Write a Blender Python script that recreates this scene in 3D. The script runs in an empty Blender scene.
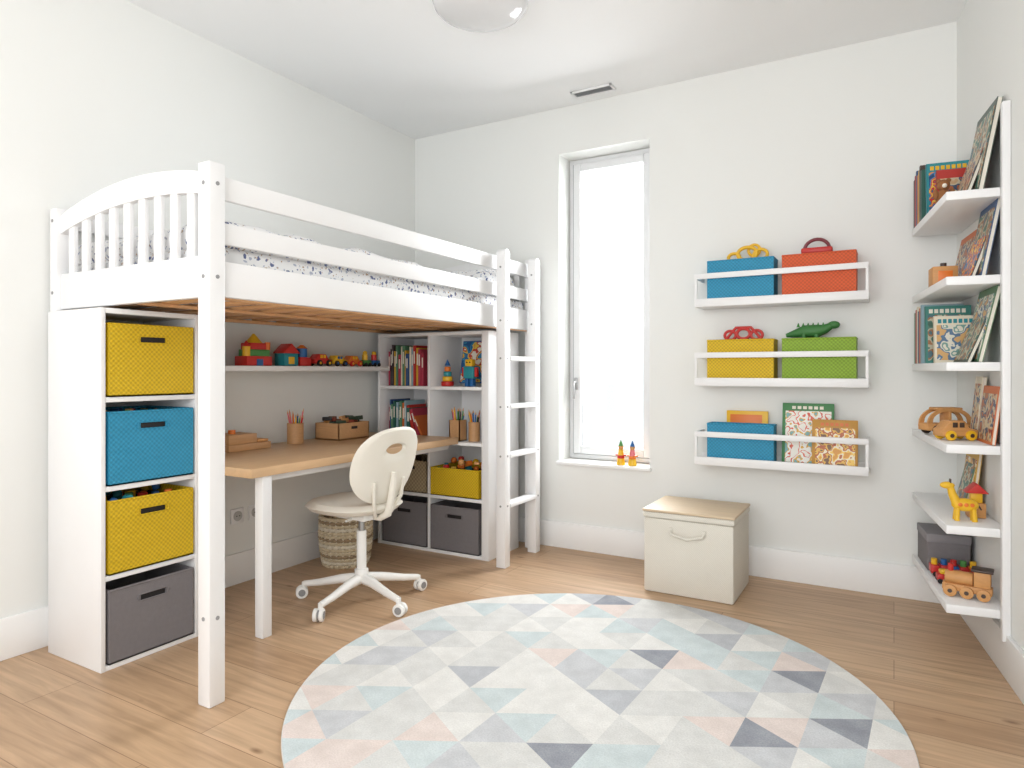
import bpy, bmesh, math, random
from mathutils import Matrix, Vector, noise
R=math.radians
H=2.855; XL=-3.07; YB=3.9; CAMH=1.15
PHI=math.atan2(0.1287,0.9917)
W0=Vector((0.267,YB,0))

# ------------------------------------------------------------------ materials
def nt(name):
    m=bpy.data.materials.new(name); m.use_nodes=True
    return m,m.node_tree.nodes,m.node_tree.links,m.node_tree.nodes['Principled BSDF']
def srgb(c):
    return tuple((x/255/12.92 if x/255<=0.04045 else ((x/255+0.055)/1.055)**2.4) for x in c)+(1,)
_m={}
def mat(name,c,rough=0.5,var=0.06,scale=8,bump=0.0,bscale=80,metal=0):
    if name in _m: return _m[name]
    m,n,l,b=nt(name); col=srgb(c)
    tc=n.new('ShaderNodeTexCoord'); no=n.new('ShaderNodeTexNoise'); no.inputs['Scale'].default_value=scale
    l.new(tc.outputs['Object'],no.inputs['Vector'])
    mx=n.new('ShaderNodeMix'); mx.data_type='RGBA'
    mx.inputs['A'].default_value=tuple(x*(1-var) for x in col[:3])+(1,)
    mx.inputs['B'].default_value=tuple(min(1,x*(1+var)) for x in col[:3])+(1,)
    l.new(no.outputs['Fac'],mx.inputs['Factor']); l.new(mx.outputs['Result'],b.inputs['Base Color'])
    b.inputs['Roughness'].default_value=rough; b.inputs['Metallic'].default_value=metal
    if bump:
        n2=n.new('ShaderNodeTexNoise'); n2.inputs['Scale'].default_value=bscale
        l.new(tc.outputs['Object'],n2.inputs['Vector'])
        bp=n.new('ShaderNodeBump'); bp.inputs['Strength'].default_value=bump; bp.inputs['Distance'].default_value=0.01
        l.new(n2.outputs['Fac'],bp.inputs['Height']); l.new(bp.outputs['Normal'],b.inputs['Normal'])
    _m[name]=m; return m
def woven(name,c,k=330,dark=0.72,rough=0.6,kz=None):
    if name in _m: return _m[name]
    m,n,l,b=nt(name); col=srgb(c)
    tc=n.new('ShaderNodeTexCoord'); sp=n.new('ShaderNodeSeparateXYZ'); l.new(tc.outputs['Object'],sp.inputs[0])
    def M(op,a,b2=None):
        x=n.new('ShaderNodeMath'); x.operation=op
        for i,v in enumerate((a,b2)):
            if v is None: continue
            if isinstance(v,(int,float)): x.inputs[i].default_value=v
            else: l.new(v,x.inputs[i])
        return x.outputs[0]
    s=M('ADD',sp.outputs[0],sp.outputs[1])
    a=M('SINE',M('MULTIPLY',s,k)); c2=M('SINE',M('MULTIPLY',sp.outputs[2],kz or k))
    p=M('MULTIPLY',a,c2); f=M('MULTIPLY_ADD',p,0.5)
    f.node.inputs[2].default_value=0.5
    mx=n.new('ShaderNodeMix'); mx.data_type='RGBA'
    mx.inputs['A'].default_value=tuple(x*dark for x in col[:3])+(1,)
    mx.inputs['B'].default_value=tuple(min(1,x*1.12) for x in col[:3])+(1,)
    l.new(f,mx.inputs['Factor']); l.new(mx.outputs['Result'],b.inputs['Base Color'])
    bp=n.new('ShaderNodeBump'); bp.inputs['Strength'].default_value=0.5; bp.inputs['Distance'].default_value=0.004
    l.new(f,bp.inputs['Height']); l.new(bp.outputs['Normal'],b.inputs['Normal'])
    b.inputs['Roughness'].default_value=rough
    _m[name]=m; return m
def wood(name,c,axis='X',rough=0.45,contrast=0.25,scale=1.0):
    if name in _m: return _m[name]
    m,n,l,b=nt(name); col=srgb(c)
    tc=n.new('ShaderNodeTexCoord'); mp=n.new('ShaderNodeMapping')
    s={'X':(1.2,18,18),'Y':(18,1.2,18),'Z':(18,18,1.2)}[axis]
    mp.inputs['Scale'].default_value=tuple(v*scale for v in s)
    l.new(tc.outputs['Object'],mp.inputs[0])
    no=n.new('ShaderNodeTexNoise'); no.inputs['Scale'].default_value=2.2; no.inputs['Detail'].default_value=6; no.inputs['Distortion'].default_value=0.6
    l.new(mp.outputs[0],no.inputs['Vector'])
    mx=n.new('ShaderNodeMix'); mx.data_type='RGBA'
    mx.inputs['A'].default_value=tuple(x*(1-contrast) for x in col[:3])+(1,)
    mx.inputs['B'].default_value=tuple(min(1,x*(1+contrast)) for x in col[:3])+(1,)
    l.new(no.outputs['Fac'],mx.inputs['Factor']); l.new(mx.outputs['Result'],b.inputs['Base Color'])
    b.inputs['Roughness'].default_value=rough
    _m[name]=m; return m
def picture(name,cols,scale=14,seed=0):
    """printed illustration: constant-ramp blotches"""
    if name in _m: return _m[name]
    m,n,l,b=nt(name)
    tc=n.new('ShaderNodeTexCoord'); mp=n.new('ShaderNodeMapping'); mp.inputs['Location'].default_value=(seed,seed*2.3,seed*.7)
    l.new(tc.outputs['Object'],mp.inputs[0])
    no=n.new('ShaderNodeTexNoise'); no.inputs['Scale'].default_value=scale; no.inputs['Detail'].default_value=1.5
    l.new(mp.outputs[0],no.inputs['Vector'])
    r=n.new('ShaderNodeValToRGB'); r.color_ramp.interpolation='CONSTANT'
    k=len(cols); e=r.color_ramp.elements
    while len(e)<k: e.new(0.5)
    for i,c in enumerate(cols):
        e[i].position=0 if i==0 else 0.36+0.3*(i-1)/(k-1); e[i].color=srgb(c)
    l.new(no.outputs['Fac'],r.inputs[0]); l.new(r.outputs[0],b.inputs['Base Color'])
    b.inputs['Roughness'].default_value=0.4
    _m[name]=m; return m

WHITE=mat('white_lacquer',(239,239,239),0.38,0.01)
FRAME=mat('window_frame_white',(224,225,226),0.4,0.01)
WALL=mat('wall_paint',(236,237,234),0.85,0.006,3,0.02,150)
CEIL=mat('ceiling_paint',(246,247,247),0.9,0.004)
TRIM=mat('trim_paint',(245,245,244),0.45,0.005)
YEL=woven('woven_yellow',(216,180,22)); BLU=woven('woven_blue',(44,146,184)); ORG=woven('woven_orange',(216,92,46))
GRN=woven('woven_green',(138,172,50)); GRY=mat('felt_grey',(122,118,120),0.9,0.08,60,0.2,300)
CREAM=woven('linen_cream',(228,223,211),700,0.88,0.85)
OAK=wood('oak_desk',(210,174,134),'Y',0.4,0.13)
OAKX=wood('oak_light',(214,192,162),'X',0.5,0.12)
SLAT=wood('bed_slat_wood',(222,172,124),'X',0.5,0.18)
TOYW=wood('toy_wood',(206,150,92),'X',0.5,0.18,3)
CRATE=wood('crate_wood',(196,150,104),'Y',0.5,0.2,3)
RED=mat('toy_red',(200,44,38),0.4); TBL=mat('toy_blue',(36,98,160),0.4); TYE=mat('toy_yellow',(236,186,40),0.4)
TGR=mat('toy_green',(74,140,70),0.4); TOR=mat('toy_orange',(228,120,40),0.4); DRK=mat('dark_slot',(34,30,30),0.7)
TEA=mat('toy_teal',(40,140,150),0.4); PINK=mat('toy_pink',(226,120,130),0.4)
PAGE=mat('paper',(238,232,218),0.8,0.03,100); CHAIR=mat('chair_shell',(233,228,216),0.45,0.02)
CHW=mat('chair_base_white',(238,237,233),0.35,0.01); RUB=mat('caster_grey',(140,140,140),0.5)
METAL=mat('brushed_metal',(170,170,170),0.35,0.03,8,0,80,0.9)

# ------------------------------------------------------------------ builder
class B:
    def __init__(s,name): s.name=name; s.bm=bmesh.new(); s.mats=[]
    def mi(s,m):
        if m not in s.mats: s.mats.append(m)
        return s.mats.index(m)
    def add(s,t,m,M=None):
        if M is not None: bmesh.ops.transform(t,matrix=M,verts=t.verts)
        i=s.mi(m)
        for f in t.faces: f.material_index=i; f.smooth=True
        me=bpy.data.meshes.new('t'); t.to_mesh(me); t.free(); s.bm.from_mesh(me); bpy.data.meshes.remove(me)
        return s
    def box(s,a,b,m,bev=0.0,M=None,seg=2):
        t=bmesh.new(); bmesh.ops.create_cube(t,size=1)
        for v in t.verts:
            v.co=Vector([(a[k]+b[k])/2+v.co[k]*abs(b[k]-a[k]) for k in range(3)])
        if bev: bmesh.ops.bevel(t,geom=t.edges[:],offset=bev,segments=seg,profile=0.5,affect='EDGES')
        return s.add(t,m,M)
    def cbox(s,c,d,m,bev=0.0,rz=0,rx=0,ry=0):
        M=Matrix.Translation(c)@Matrix.Rotation(rz,4,'Z')@Matrix.Rotation(rx,4,'X')@Matrix.Rotation(ry,4,'Y')
        return s.box([-x/2 for x in d],[x/2 for x in d],m,bev,M)
    def cyl(s,c,r,h,m,axis='Z',r2=None,seg=24,bev=0,M=None):
        t=bmesh.new(); bmesh.ops.create_cone(t,cap_ends=True,segments=seg,radius1=r,radius2=r if r2 is None else r2,depth=h)
        if bev: bmesh.ops.bevel(t,geom=[e for e in t.edges if len(e.link_faces)==2 and any(len(f.verts)>4 for f in e.link_faces)],offset=bev,segments=2,profile=0.5,affect='EDGES')
        A={'Z':Matrix(),'X':Matrix.Rotation(R(90),4,'Y'),'Y':Matrix.Rotation(R(-90),4,'X')}[axis]
        X=Matrix.Translation(c)@A
        return s.add(t,m,(M@X) if M is not None else X)
    def sph(s,c,r,m,M=None):
        t=bmesh.new(); bmesh.ops.create_uvsphere(t,u_segments=20,v_segments=12,radius=1)
        rr=r if isinstance(r,(tuple,list)) else (r,r,r)
        X=Matrix.Translation(c)@Matrix.Diagonal((*rr,1))
        return s.add(t,m,(M@X) if M is not None else X)
    def lathe(s,pr,m,c=(0,0,0),seg=48,M=None):
        t=bmesh.new(); rings=[]
        for r,z in pr:
            rings.append([t.verts.new((max(r,1e-4)*math.cos(2*math.pi*i/seg),max(r,1e-4)*math.sin(2*math.pi*i/seg),z)) for i in range(seg)])
        for a,b in zip(rings,rings[1:]):
            for i in range(seg): t.faces.new((a[i],a[(i+1)%seg],b[(i+1)%seg],b[i]))
        X=Matrix.Translation(c)
        return s.add(t,m,(M@X) if M is not None else X)
    def prism(s,poly,h,m,M=None,bev=0):
        t=bmesh.new(); a=[t.verts.new((x,y,0)) for x,y in poly]; b=[t.verts.new((x,y,h)) for x,y in poly]
        t.faces.new(a[::-1]); t.faces.new(b); n=len(poly)
        for i in range(n): t.faces.new((a[i],a[(i+1)%n],b[(i+1)%n],b[i]))
        bmesh.ops.recalc_face_normals(t,faces=t.faces[:])
        if bev: bmesh.ops.bevel(t,geom=t.edges[:],offset=bev,segments=2,profile=0.5,affect='EDGES')
        return s.add(t,m,M)
    def xz(s,poly,y0,y1,m,bev=0,M=None):   # polygon in XZ plane, between y0..y1
        X=Matrix.Translation((0,y1,0))@Matrix.Rotation(R(90),4,'X')
        return s.prism(poly,y1-y0,m,(M@X) if M is not None else X,bev)
    def tube(s,pts,r,m,closed=False,seg=10,M=None):
        t=bmesh.new(); P=[Vector(p) for p in pts]; n=len(P); rings=[]
        up=Vector((0,0,1)); prev=None
        for i in range(n):
            if closed: d=P[(i+1)%n]-P[i-1]
            else: d=P[min(i+1,n-1)]-P[max(i-1,0)]
            d.normalize()
            if prev is None:
                u=d.cross(up); 
                if u.length<0.1: u=d.cross(Vector((1,0,0)))
            else: u=prev-d*prev.dot(d)
            u.normalize(); prev=u; v=d.cross(u)
            rr=r[i] if isinstance(r,list) else r
            rings.append([t.verts.new(P[i]+u*rr*math.cos(2*math.pi*k/seg)+v*rr*math.sin(2*math.pi*k/seg)) for k in range(seg)])
        for i in range(n if closed else n-1):
            a=rings[i]; b=rings[(i+1)%n]
            for k in range(seg): t.faces.new((a[k],a[(k+1)%seg],b[(k+1)%seg],b[k]))
        if not closed: t.faces.new(rings[0][::-1]); t.faces.new(rings[-1])
        bmesh.ops.recalc_face_normals(t,faces=t.faces[:])
        return s.add(t,m,M)
    def fin(s,loc=(0,0,0),rz=0):
        me=bpy.data.meshes.new(s.name); s.bm.to_mesh(me); s.bm.free()
        for m in s.mats: me.materials.append(m)
        me.set_sharp_from_angle(angle=R(38))
        o=bpy.data.objects.new(s.name,me); bpy.context.scene.collection.objects.link(o)
        o.location=loc; o.rotation_euler=(0,0,rz); return o
def ring(c,rx,rz,n=28,plane='XZ'):
    o=[]
    for i in range(n):
        a=2*math.pi*i/n; u=rx*math.cos(a); v=rz*math.sin(a)
        o.append((c[0]+u,c[1],c[2]+v) if plane=='XZ' else ((c[0]+u,c[1]+v,c[2]) if plane=='XY' else (c[0],c[1]+u,c[2]+v)))
    return o

# ------------------------------------------------------------------ room shell
def floor_mat():
    m,n,l,b=nt('oak_floor')
    tc=n.new('ShaderNodeTexCoord'); 
    br=n.new('ShaderNodeTexBrick'); br.offset=0.37; br.offset_frequency=2
    br.inputs['Scale'].default_value=1; br.inputs['Brick Width'].default_value=1.9; br.inputs['Row Height'].default_value=0.19
    br.inputs['Mortar Size'].default_value=0.0013; br.inputs['Mortar Smooth'].default_value=0.3
    br.inputs['Color1'].default_value=srgb((202,171,139)); br.inputs['Color2'].default_value=srgb((184,151,119))
    br.inputs['Mortar'].default_value=srgb((134,104,78))
    l.new(tc.outputs['Object'],br.inputs['Vector'])
    mp=n.new('ShaderNodeMapping'); mp.inputs['Scale'].default_value=(1.0,14,1); l.new(tc.outputs['Object'],mp.inputs[0])
    no=n.new('ShaderNodeTexNoise'); no.inputs['Scale'].default_value=2.5; no.inputs['Detail'].default_value=8; no.inputs['Distortion'].default_value=0.8
    l.new(mp.outputs[0],no.inputs['Vector'])
    r=n.new('ShaderNodeValToRGB'); r.color_ramp.elements[0].position=0.3; r.color_ramp.elements[0].color=(0.70,0.67,0.63,1)
    r.color_ramp.elements[1].position=0.7; r.color_ramp.elements[1].color=(1.08,1.06,1.04,1); l.new(no.outputs['Fac'],r.inputs[0])
    mx=n.new('ShaderNodeMix'); mx.data_type='RGBA'; mx.blend_type='MULTIPLY'; mx.inputs['Factor'].default_value=0.85
    l.new(br.outputs['Color'],mx.inputs['A']); l.new(r.outputs[0],mx.inputs['B'])
    # knots
    mp2=n.new('ShaderNodeMapping'); mp2.inputs['Scale'].default_value=(1.6,3.6,1); l.new(tc.outputs['Object'],mp2.inputs[0])
    vo=n.new('ShaderNodeTexVoronoi'); vo.inputs['Scale'].default_value=1.6; l.new(mp2.outputs[0],vo.inputs['Vector'])
    r2=n.new('ShaderNodeValToRGB'); r2.color_ramp.elements[0].position=0.02; r2.color_ramp.elements[0].color=(0.35,0.25,0.18,1)
    r2.color_ramp.elements[1].position=0.085; r2.color_ramp.elements[1].color=(1,1,1,1); l.new(vo.outputs['Distance'],r2.inputs[0])
    mx2=n.new('ShaderNodeMix'); mx2.data_type='RGBA'; mx2.blend_type='MULTIPLY'; mx2.inputs['Factor'].default_value=0.8
    l.new(mx.outputs['Result'],mx2.inputs['A']); l.new(r2.outputs[0],mx2.inputs['B'])
    l.new(mx2.outputs['Result'],b.inputs['Base Color']); b.inputs['Roughness'].default_value=0.42
    bp=n.new('ShaderNodeBump'); bp.inputs['Strength'].default_value=0.15; bp.inputs['Distance'].default_value=0.003
    l.new(no.outputs['Fac'],bp.inputs['Height']); l.new(bp.outputs['Normal'],b.inputs['Normal'])
    return m
YF=-1.6; WT=.34
B('floor').box((XL-.2,YF,-.1),(1.3,YB+WT,0),floor_mat()).fin()
B('ceiling').box((XL-.2,YF,H),(1.3,YB+WT,H+.1),CEIL).fin()
B('wall_left').box((XL-.2,YF,0),(XL,YB+WT,H),WALL).fin()
WX0,WX1,WZ0,WZ1=-1.890,-1.283,0.560,2.553
b=B('wall_back')
b.box((XL,YB,0),(WX0,YB+WT,H),WALL); b.box((WX1,YB,0),(0.6,YB+WT,H),WALL)
b.box((WX0,YB,0),(WX1,YB+WT,WZ0),WALL); b.box((WX0,YB,WZ1),(WX1,YB+WT,H),WALL); b.fin()
b=B('wall_right'); b.box((0,-5.55,0),(.2,0,H),WALL); b.fin(W0,PHI)
b=B('baseboard_left'); b.box((XL,YF,0),(XL+.016,YB,.165),TRIM,.003); b.fin()
b=B('baseboard_back'); b.box((XL+.017,YB-.018,0),(.267,YB,.165),TRIM,.003); b.fin()
b=B('baseboard_right'); b.box((-.018,-5.5,0),(0,-.022,.165),TRIM,.003); b.fin(W0,PHI)

# window
gm,n,l,p=nt('window_glass'); 
tr=n.new('ShaderNodeBsdfTransparent'); gl=n.new('ShaderNodeBsdfGlossy'); gl.inputs['Roughness'].default_value=0.02
ms=n.new('ShaderNodeMixShader'); ms.inputs[0].default_value=0.04; l.new(tr.outputs[0],ms.inputs[1]); l.new(gl.outputs[0],ms.inputs[2])
l.new(ms.outputs[0],n['Material Output'].inputs['Surface'])
RD=.16
b=B('window_1'); e=.002; y0,y1=YB+RD,YB+RD+.07; x0,x1,z0,z1=WX0+e,WX1-e,WZ0+e,WZ1-e; f=.030
b.box((x0,y0,z0),(x0+f,y1,z1),FRAME,.004).box((x1-f,y0,z0),(x1,y1,z1),FRAME,.004)
b.box((x0+f,y0,z1-f),(x1-f,y1,z1),FRAME,.004).box((x0+f,y0,z0),(x1-f,y1,z0+f),FRAME,.004)
g=.052; xa,xb,za,zb=x0+f+.004,x1-f-.004,z0+f+.004,z1-f-.004; ya,yb=y0-.018,y1-.02
b.box((xa,ya,za),(xa+g,yb,zb),FRAME,.006).box((xb-g,ya,za),(xb,yb,zb),FRAME,.006)
b.box((xa+g,ya,zb-g),(xb-g,yb,zb),FRAME,.006).box((xa+g,ya,za),(xb-g,yb,za+g),FRAME,.006)
GK=mat('window_gasket',(150,152,154),.6)
for q in ((xa+g-.003,za+g-.003,xa+g+.002,zb-g+.003),(xb-g-.002,za+g-.003,xb-g+.003,zb-g+.003),(xa+g,za+g-.003,xb-g,za+g+.002),(xa+g,zb-g-.002,xb-g,zb-g+.003)): b.box((q[0],y0+.012,q[1]),(q[2],y0+.024,q[3]),GK)
b.box((xa-.004,ya+.006,za),(xa,yb,zb),GK)
b.box((xa+g,y0+.025,za+g),(xb-g,y0+.030,zb-g),gm)
b.box((xa+.010,ya-.012,1.02),(xa+.035,ya,1.10),METAL,.003).box((xa+.015,ya-.04,1.06),(xa+.029,ya-.01,1.075),METAL,.003).box((xa+.015,ya-.045,.96),(xa+.029,ya-.033,1.075),METAL,.003)
b.fin()
B('trim_1').box((WX0-.012,YB-.025,WZ0-.022),(WX1+.012,YB+RD-.005,WZ0-.001),TRIM,.004).fin()

# ceiling vent
b=B('ceiling_vent'); vx0,vx1,vy0,vy1=-1.72,-1.455,3.705,3.795
b.box((vx0,vy0,H-.012),(vx1,vy0+.014,H-.001),WHITE,.002).box((vx0,vy1-.014,H-.012),(vx1,vy1,H-.001),WHITE,.002)
b.box((vx0,vy0,H-.012),(vx0+.014,vy1,H-.001),WHITE,.002).box((vx1-.014,vy0,H-.012),(vx1,vy1,H-.001),WHITE,.002)
b.box((vx0+.01,vy0+.01,H-.004),(vx1-.01,vy1-.01,H-.001),mat('vent_dark',(110,112,114),.6))
for i in range(5): b.cbox(((vx0+vx1)/2,vy0+.020+i*.0125,H-.009),(vx1-vx0-.026,.009,.0015),mat('vent_louvre',(180,182,184),.5),0,0,R(35))
b.fin()
# ceiling lamp
glassw=mat('opal_glass',(226,227,228),0.12,0.01)
b=B('ceiling_lamp'); b.lathe([(0,0),(.17,0),(.17,-.03),(.165,-.035),(0,-.035)],WHITE)
b.lathe([(.16,-.02),(.205,-.028),(.216,-.042),(.210,-.060),(.192,-.080),(.16,-.098),(.115,-.112),(.06,-.121),(0,-.124)],glassw,seg=64)
b.fin((-1.62,2.53,H-.001))

# outlets
for i,(y,z) in enumerate(((2.36,.365),(2.475,.365))):
    b=B('wall_outlet'); b.box((0,-.04,-.04),(.010,.04,.04),WHITE,.004); b.cyl((.011,0,0),.026,.006,mat('socket_grey',(190,190,188),.5),'X')  # plate with a plain light grey socket disc
    b.cyl((.0145,-.009,0),.003,.002,DRK,'X'); b.cyl((.0145,.009,0),.003,.002,DRK,'X'); b.fin((XL+.0005,y,z))

# ------------------------------------------------------------------ loft bed
def floral_mat():
    m,n,l,b=nt('floral_bedding'); tc=n.new('ShaderNodeTexCoord')
    def spots(sc,th,loc):
        mp=n.new('ShaderNodeMapping'); mp.inputs['Location'].default_value=loc; l.new(tc.outputs['Object'],mp.inputs[0])
        no=n.new('ShaderNodeTexNoise'); no.inputs['Scale'].default_value=40; l.new(mp.outputs[0],no.inputs['Vector'])
        ad=n.new('ShaderNodeMix'); ad.data_type='RGBA'; ad.inputs['Factor'].default_value=0.03
        l.new(mp.outputs[0],ad.inputs['A']); l.new(no.outputs['Color'],ad.inputs['B'])
        v=n.new('ShaderNodeTexVoronoi'); v.inputs['Scale'].default_value=sc; l.new(ad.outputs['Result'],v.inputs['Vector'])
        c=n.new('ShaderNodeMath'); c.operation='LESS_THAN'; c.inputs[1].default_value=th; l.new(v.outputs['Distance'],c.inputs[0]); return c.outputs[0]
    prev=None; base=srgb((240,240,240))
    for sc,th,loc,col in ((34,.26,(0,0,0),(104,114,152)),(42,.24,(3,1,2),(182,188,204)),(48,.20,(5,7,1),(186,160,138))):
        mx=n.new('ShaderNodeMix'); mx.data_type='RGBA'; l.new(spots(sc,th,loc),mx.inputs['Factor'])
        if prev: l.new(prev,mx.inputs['A'])
        else: mx.inputs['A'].default_value=base
        mx.inputs['B'].default_value=srgb(col); prev=mx.outputs['Result']
    l.new(prev,b.inputs['Base Color']); b.inputs['Roughness'].default_value=0.9; return m
FLOR=floral_mat()
BX0,BX1=-3.034,-2.042; BY0,BY1=1.470,3.80; hp=.0315
def soft(Bd,a,c,m,amp=.012,r=.06,cuts=14,f=5):
    t=bmesh.new(); bmesh.ops.create_cube(t,size=2); bmesh.ops.subdivide_edges(t,edges=t.edges[:],cuts=cuts,use_grid_fill=True)
    d=[(c[k]-a[k])/2 for k in range(3)]; ce=[(c[k]+a[k])/2 for k in range(3)]
    for v in t.verts:
        p=Vector([v.co[k]*d[k] for k in range(3)])
        q=Vector([max(-d[k]+r,min(d[k]-r,p[k])) for k in range(3)]); w=p-q
        if w.length>1e-6: p=q+w.normalized()*min(w.length,r)
        nn=noise.noise(Vector(ce)+p*f)
        p.z+=amp*nn*(1 if p.z>0 else .2)*1.5
        v.co=p+Vector(ce)
    return Bd.add(t,m)
BOLT=mat('bolt_cap',(150,150,150),.5)
b=B('loft_bed')
for x,zt in ((BX0,1.822),(BX1,1.862)):
    for y in (BY0,BY1):
        hx=hp if x==BX1 else .019
        b.box((x-hx,y-hp,0.0 if x==BX1 else 0.0),(x+hp,y+hp,zt),WHITE,.005)
for x in (BX0,BX1):
    for z0,z1,t in ((1.405,1.53,.014),(1.59,1.665,.011),(1.745,1.826,.011)):
        if x==BX0: z1=min(z1,1.81)
        b.box((x-t,BY0+hp,z0),(x+t,BY1-hp,z1),WHITE,.004)
# head / foot ends : board, arched top rail, spindles
for y in (BY0,BY1):
    xa,xb=BX0+hp,BX1-hp
    b.box((xa,y-.014,1.402),(xb,y+.014,1.548),WHITE,.004)
    N=24; top=[]; bot=[]
    def zt_(u): return 1.790+.045*u+.062*math.sin(math.pi*u)**.8
    def zb_(u): return 1.715+.045*u+.048*math.sin(math.pi*u)**.8
    for i in range(N+1):
        u=i/N; top.append((xa+(xb-xa)*u,zt_(u))); bot.append((xa+(xb-xa)*u,zb_(u)))
    b.xz(top[::-1]+bot,y-.014,y+.014,WHITE)
    ns=9
    for i in range(ns):
        u=(i+.75)/(ns+.5); xc=xa+(xb-xa)*u
        b.box((xc-.021,y-.009,1.54),(xc+.021,y+.009,zb_(u)+.012),WHITE,.003)
for z in (1.79,1.47,.3):
    b.cyl((BX1,BY0-hp,z),.007,.004,BOLT,'Y'); b.cyl((BX1+hp,BY0,z),.007,.004,BOLT,'X')
for z in (1.77,1.47,1.20,.3): b.cyl((BX0+.005,BY0-hp,z),.007,.004,BOLT,'Y')
# slats + bearers
y=BY0+.12
while y<BY1-.09:
    b.box((BX0+.016,y,1.416),(BX1-.016,y+.075,1.428),SLAT,.002); y+=.165
b.box((BX0+.47,BY0+.05,1.404),(BX0+.51,BY1-.05,1.416),SLAT,.002)
b.box((BX0+.015,BY0+.03,1.400),(BX0+.045,BY1-.03,1.416),SLAT,.002); b.box((BX1-.045,BY0+.035,1.400),(BX1-.015,BY1-.03,1.416),SLAT,.002)
# bedding
soft(b,(BX0+.03,BY0+.03,1.445),(BX1-.03,BY1-.03,1.60),FLOR,.004,.03,10)
soft(b,(BX0+.02,BY0+.03,1.58),(BX1-.02,BY1-.45,1.69),FLOR,.022,.05,26,6)
soft(b,(BX0+.12,BY1-.47,1.59),(BX1-.06,BY1-.05,1.765),FLOR,.012,.08,12,6)
b.fin()
# ladder
b=B('bed_ladder'); LX=-1.978; ly0,ly1=3.335,3.715
for y in (ly0,ly1):
    b.box((LX-.03,y-.03,0),(LX+.03,y+.03,1.825),WHITE,.004)
    b.cyl((LX,y,1.825),.0298,.059,WHITE,'X',seg=28,bev=.003)
    for z in (1.76,1.45,1.23,.947,.66,.37): b.cyl((LX+.031,y,z-.012),.006,.003,BOLT,'X'); b.cyl((LX,y-.031,z-.012),.006,.003,BOLT,'Y')
for z in (1.23,.947,.66,.37): b.box((LX-.028,ly0+.03,z-.026),(LX+.036,ly1-.03,z),WHITE,.004)
b.fin()

# ------------------------------------------------------------------ cube bookcases
def bookcase(name,loc,rz,w,d,h,cols,rows,side=.018,sr=None):
    b=B(name); sr=sr or side
    b.box((0,0,0),(side,d,h),WHITE,.0015).box((w-sr,0,0),(w,d,h),WHITE,.0015)
    b.box((side,.001,h-.02),(w-sr,d,h),WHITE,.0015)
    for k in range(rows):
        z=k*(h-.02)/rows; b.box((side,.002,z),(w-sr,d-.006,z+.02),WHITE,.0015)
    for c in range(1,cols):
        x=side+(w-side-sr)*c/cols; b.box((x-.009,.003,.02),(x+.009,d-.006,h-.02),WHITE,.0015)
    b.box((side,d-.006,.01),(w-sr,d-.001,h-.01),WHITE)
    return b.fin(loc,rz)
HB=1.388; PIT=(HB-.02)/4
NX,NY=-2.602,1.402
bookcase('cube_bookcase',(NX,NY,0),R(90),.41,.385,HB,1,4)
FX,FY=-2.978,3.385
bookcase('cube_bookcase',(FX,FY,0),0,.868,.37,HB,2,4,.02,.05)
ZR=[k*PIT+.021 for k in range(4)]

def bin_(name,loc,rz,w,d,h,m,slot=True,fill=None,seed=1):
    b=B(name); t=.006
    sw,sh=w*.30,.026; zs=h*.80
    if slot:
        b.box((-w/2,0,0),(w/2,t,zs-sh/2),m); b.box((-w/2,0,zs+sh/2),(w/2,t,h),m)
        b.box((-w/2,0,zs-sh/2),(-sw/2,t,zs+sh/2),m); b.box((sw/2,0,zs-sh/2),(w/2,t,zs+sh/2),m)
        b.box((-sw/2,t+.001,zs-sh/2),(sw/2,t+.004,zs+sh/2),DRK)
        cap=[(-sw/2+.012*math.cos(a)*1.0,zs+.013*math.sin(a)) for a in [R(90+15*i) for i in range(13)]]+[(sw/2+.012*math.cos(a),zs+.013*math.sin(a)) for a in [R(-90+15*i) for i in range(13)]]
        b.tube([(x,-.001,z) for x,z in cap],.0028,m,True,6)
    else: b.box((-w/2,0,0),(w/2,t,h),m)
    b.box((-w/2,d-t,0),(w/2,d,h),m); b.box((-w/2,t,0),(-w/2+t,d-t,h),m); b.box((w/2-t,t,0),(w/2,d-t,h),m)
    b.box((-w/2,0,0),(w/2,d,t),m)
    b.tube([(-w/2+.003,.003,h),(0,.003,h),(w/2-.003,.003,h)],.0055,m); b.tube([(-w/2+.003,d-.003,h),(0,d-.003,h),(w/2-.003,d-.003,h)],.0055,m)
    b.tube([(-w/2+.003,.003,h),(-w/2+.003,d-.003,h)],.0055,m); b.tube([(w/2-.003,.003,h),(w/2-.003,d-.003,h)],.0055,m)
    if fill:
        rnd=random.Random(seed); top=fill
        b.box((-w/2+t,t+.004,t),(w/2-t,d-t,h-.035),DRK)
        nx=max(3,int(w/.055)); ny=max(2,int(d/.07))
        for i in range(nx):
            for j in range(ny):
                m2=rnd.choice([RED,TBL,TYE,TGR,TOR,TEA,TOYW]); s=rnd.uniform(.03,.045)
                c=(-w/2+t+.03+(w-.07)*i/(nx-1),t+.03+(d-.075)*j/(ny-1),h-.03+rnd.uniform(0,top)-s*.2)
                if rnd.random()<.3: b.sph(c,s*.5,m2)
                elif rnd.random()<.4: b.cyl(c,s*.45,s*.7,m2,rnd.choice('XYZ'))
                else: b.cbox(c,(s,s*rnd.uniform(.6,1),s*rnd.uniform(.5,1)),m2,.004,rnd.uniform(0,1.5),rnd.uniform(-.4,.4))
    return b.fin(loc,rz)
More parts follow.
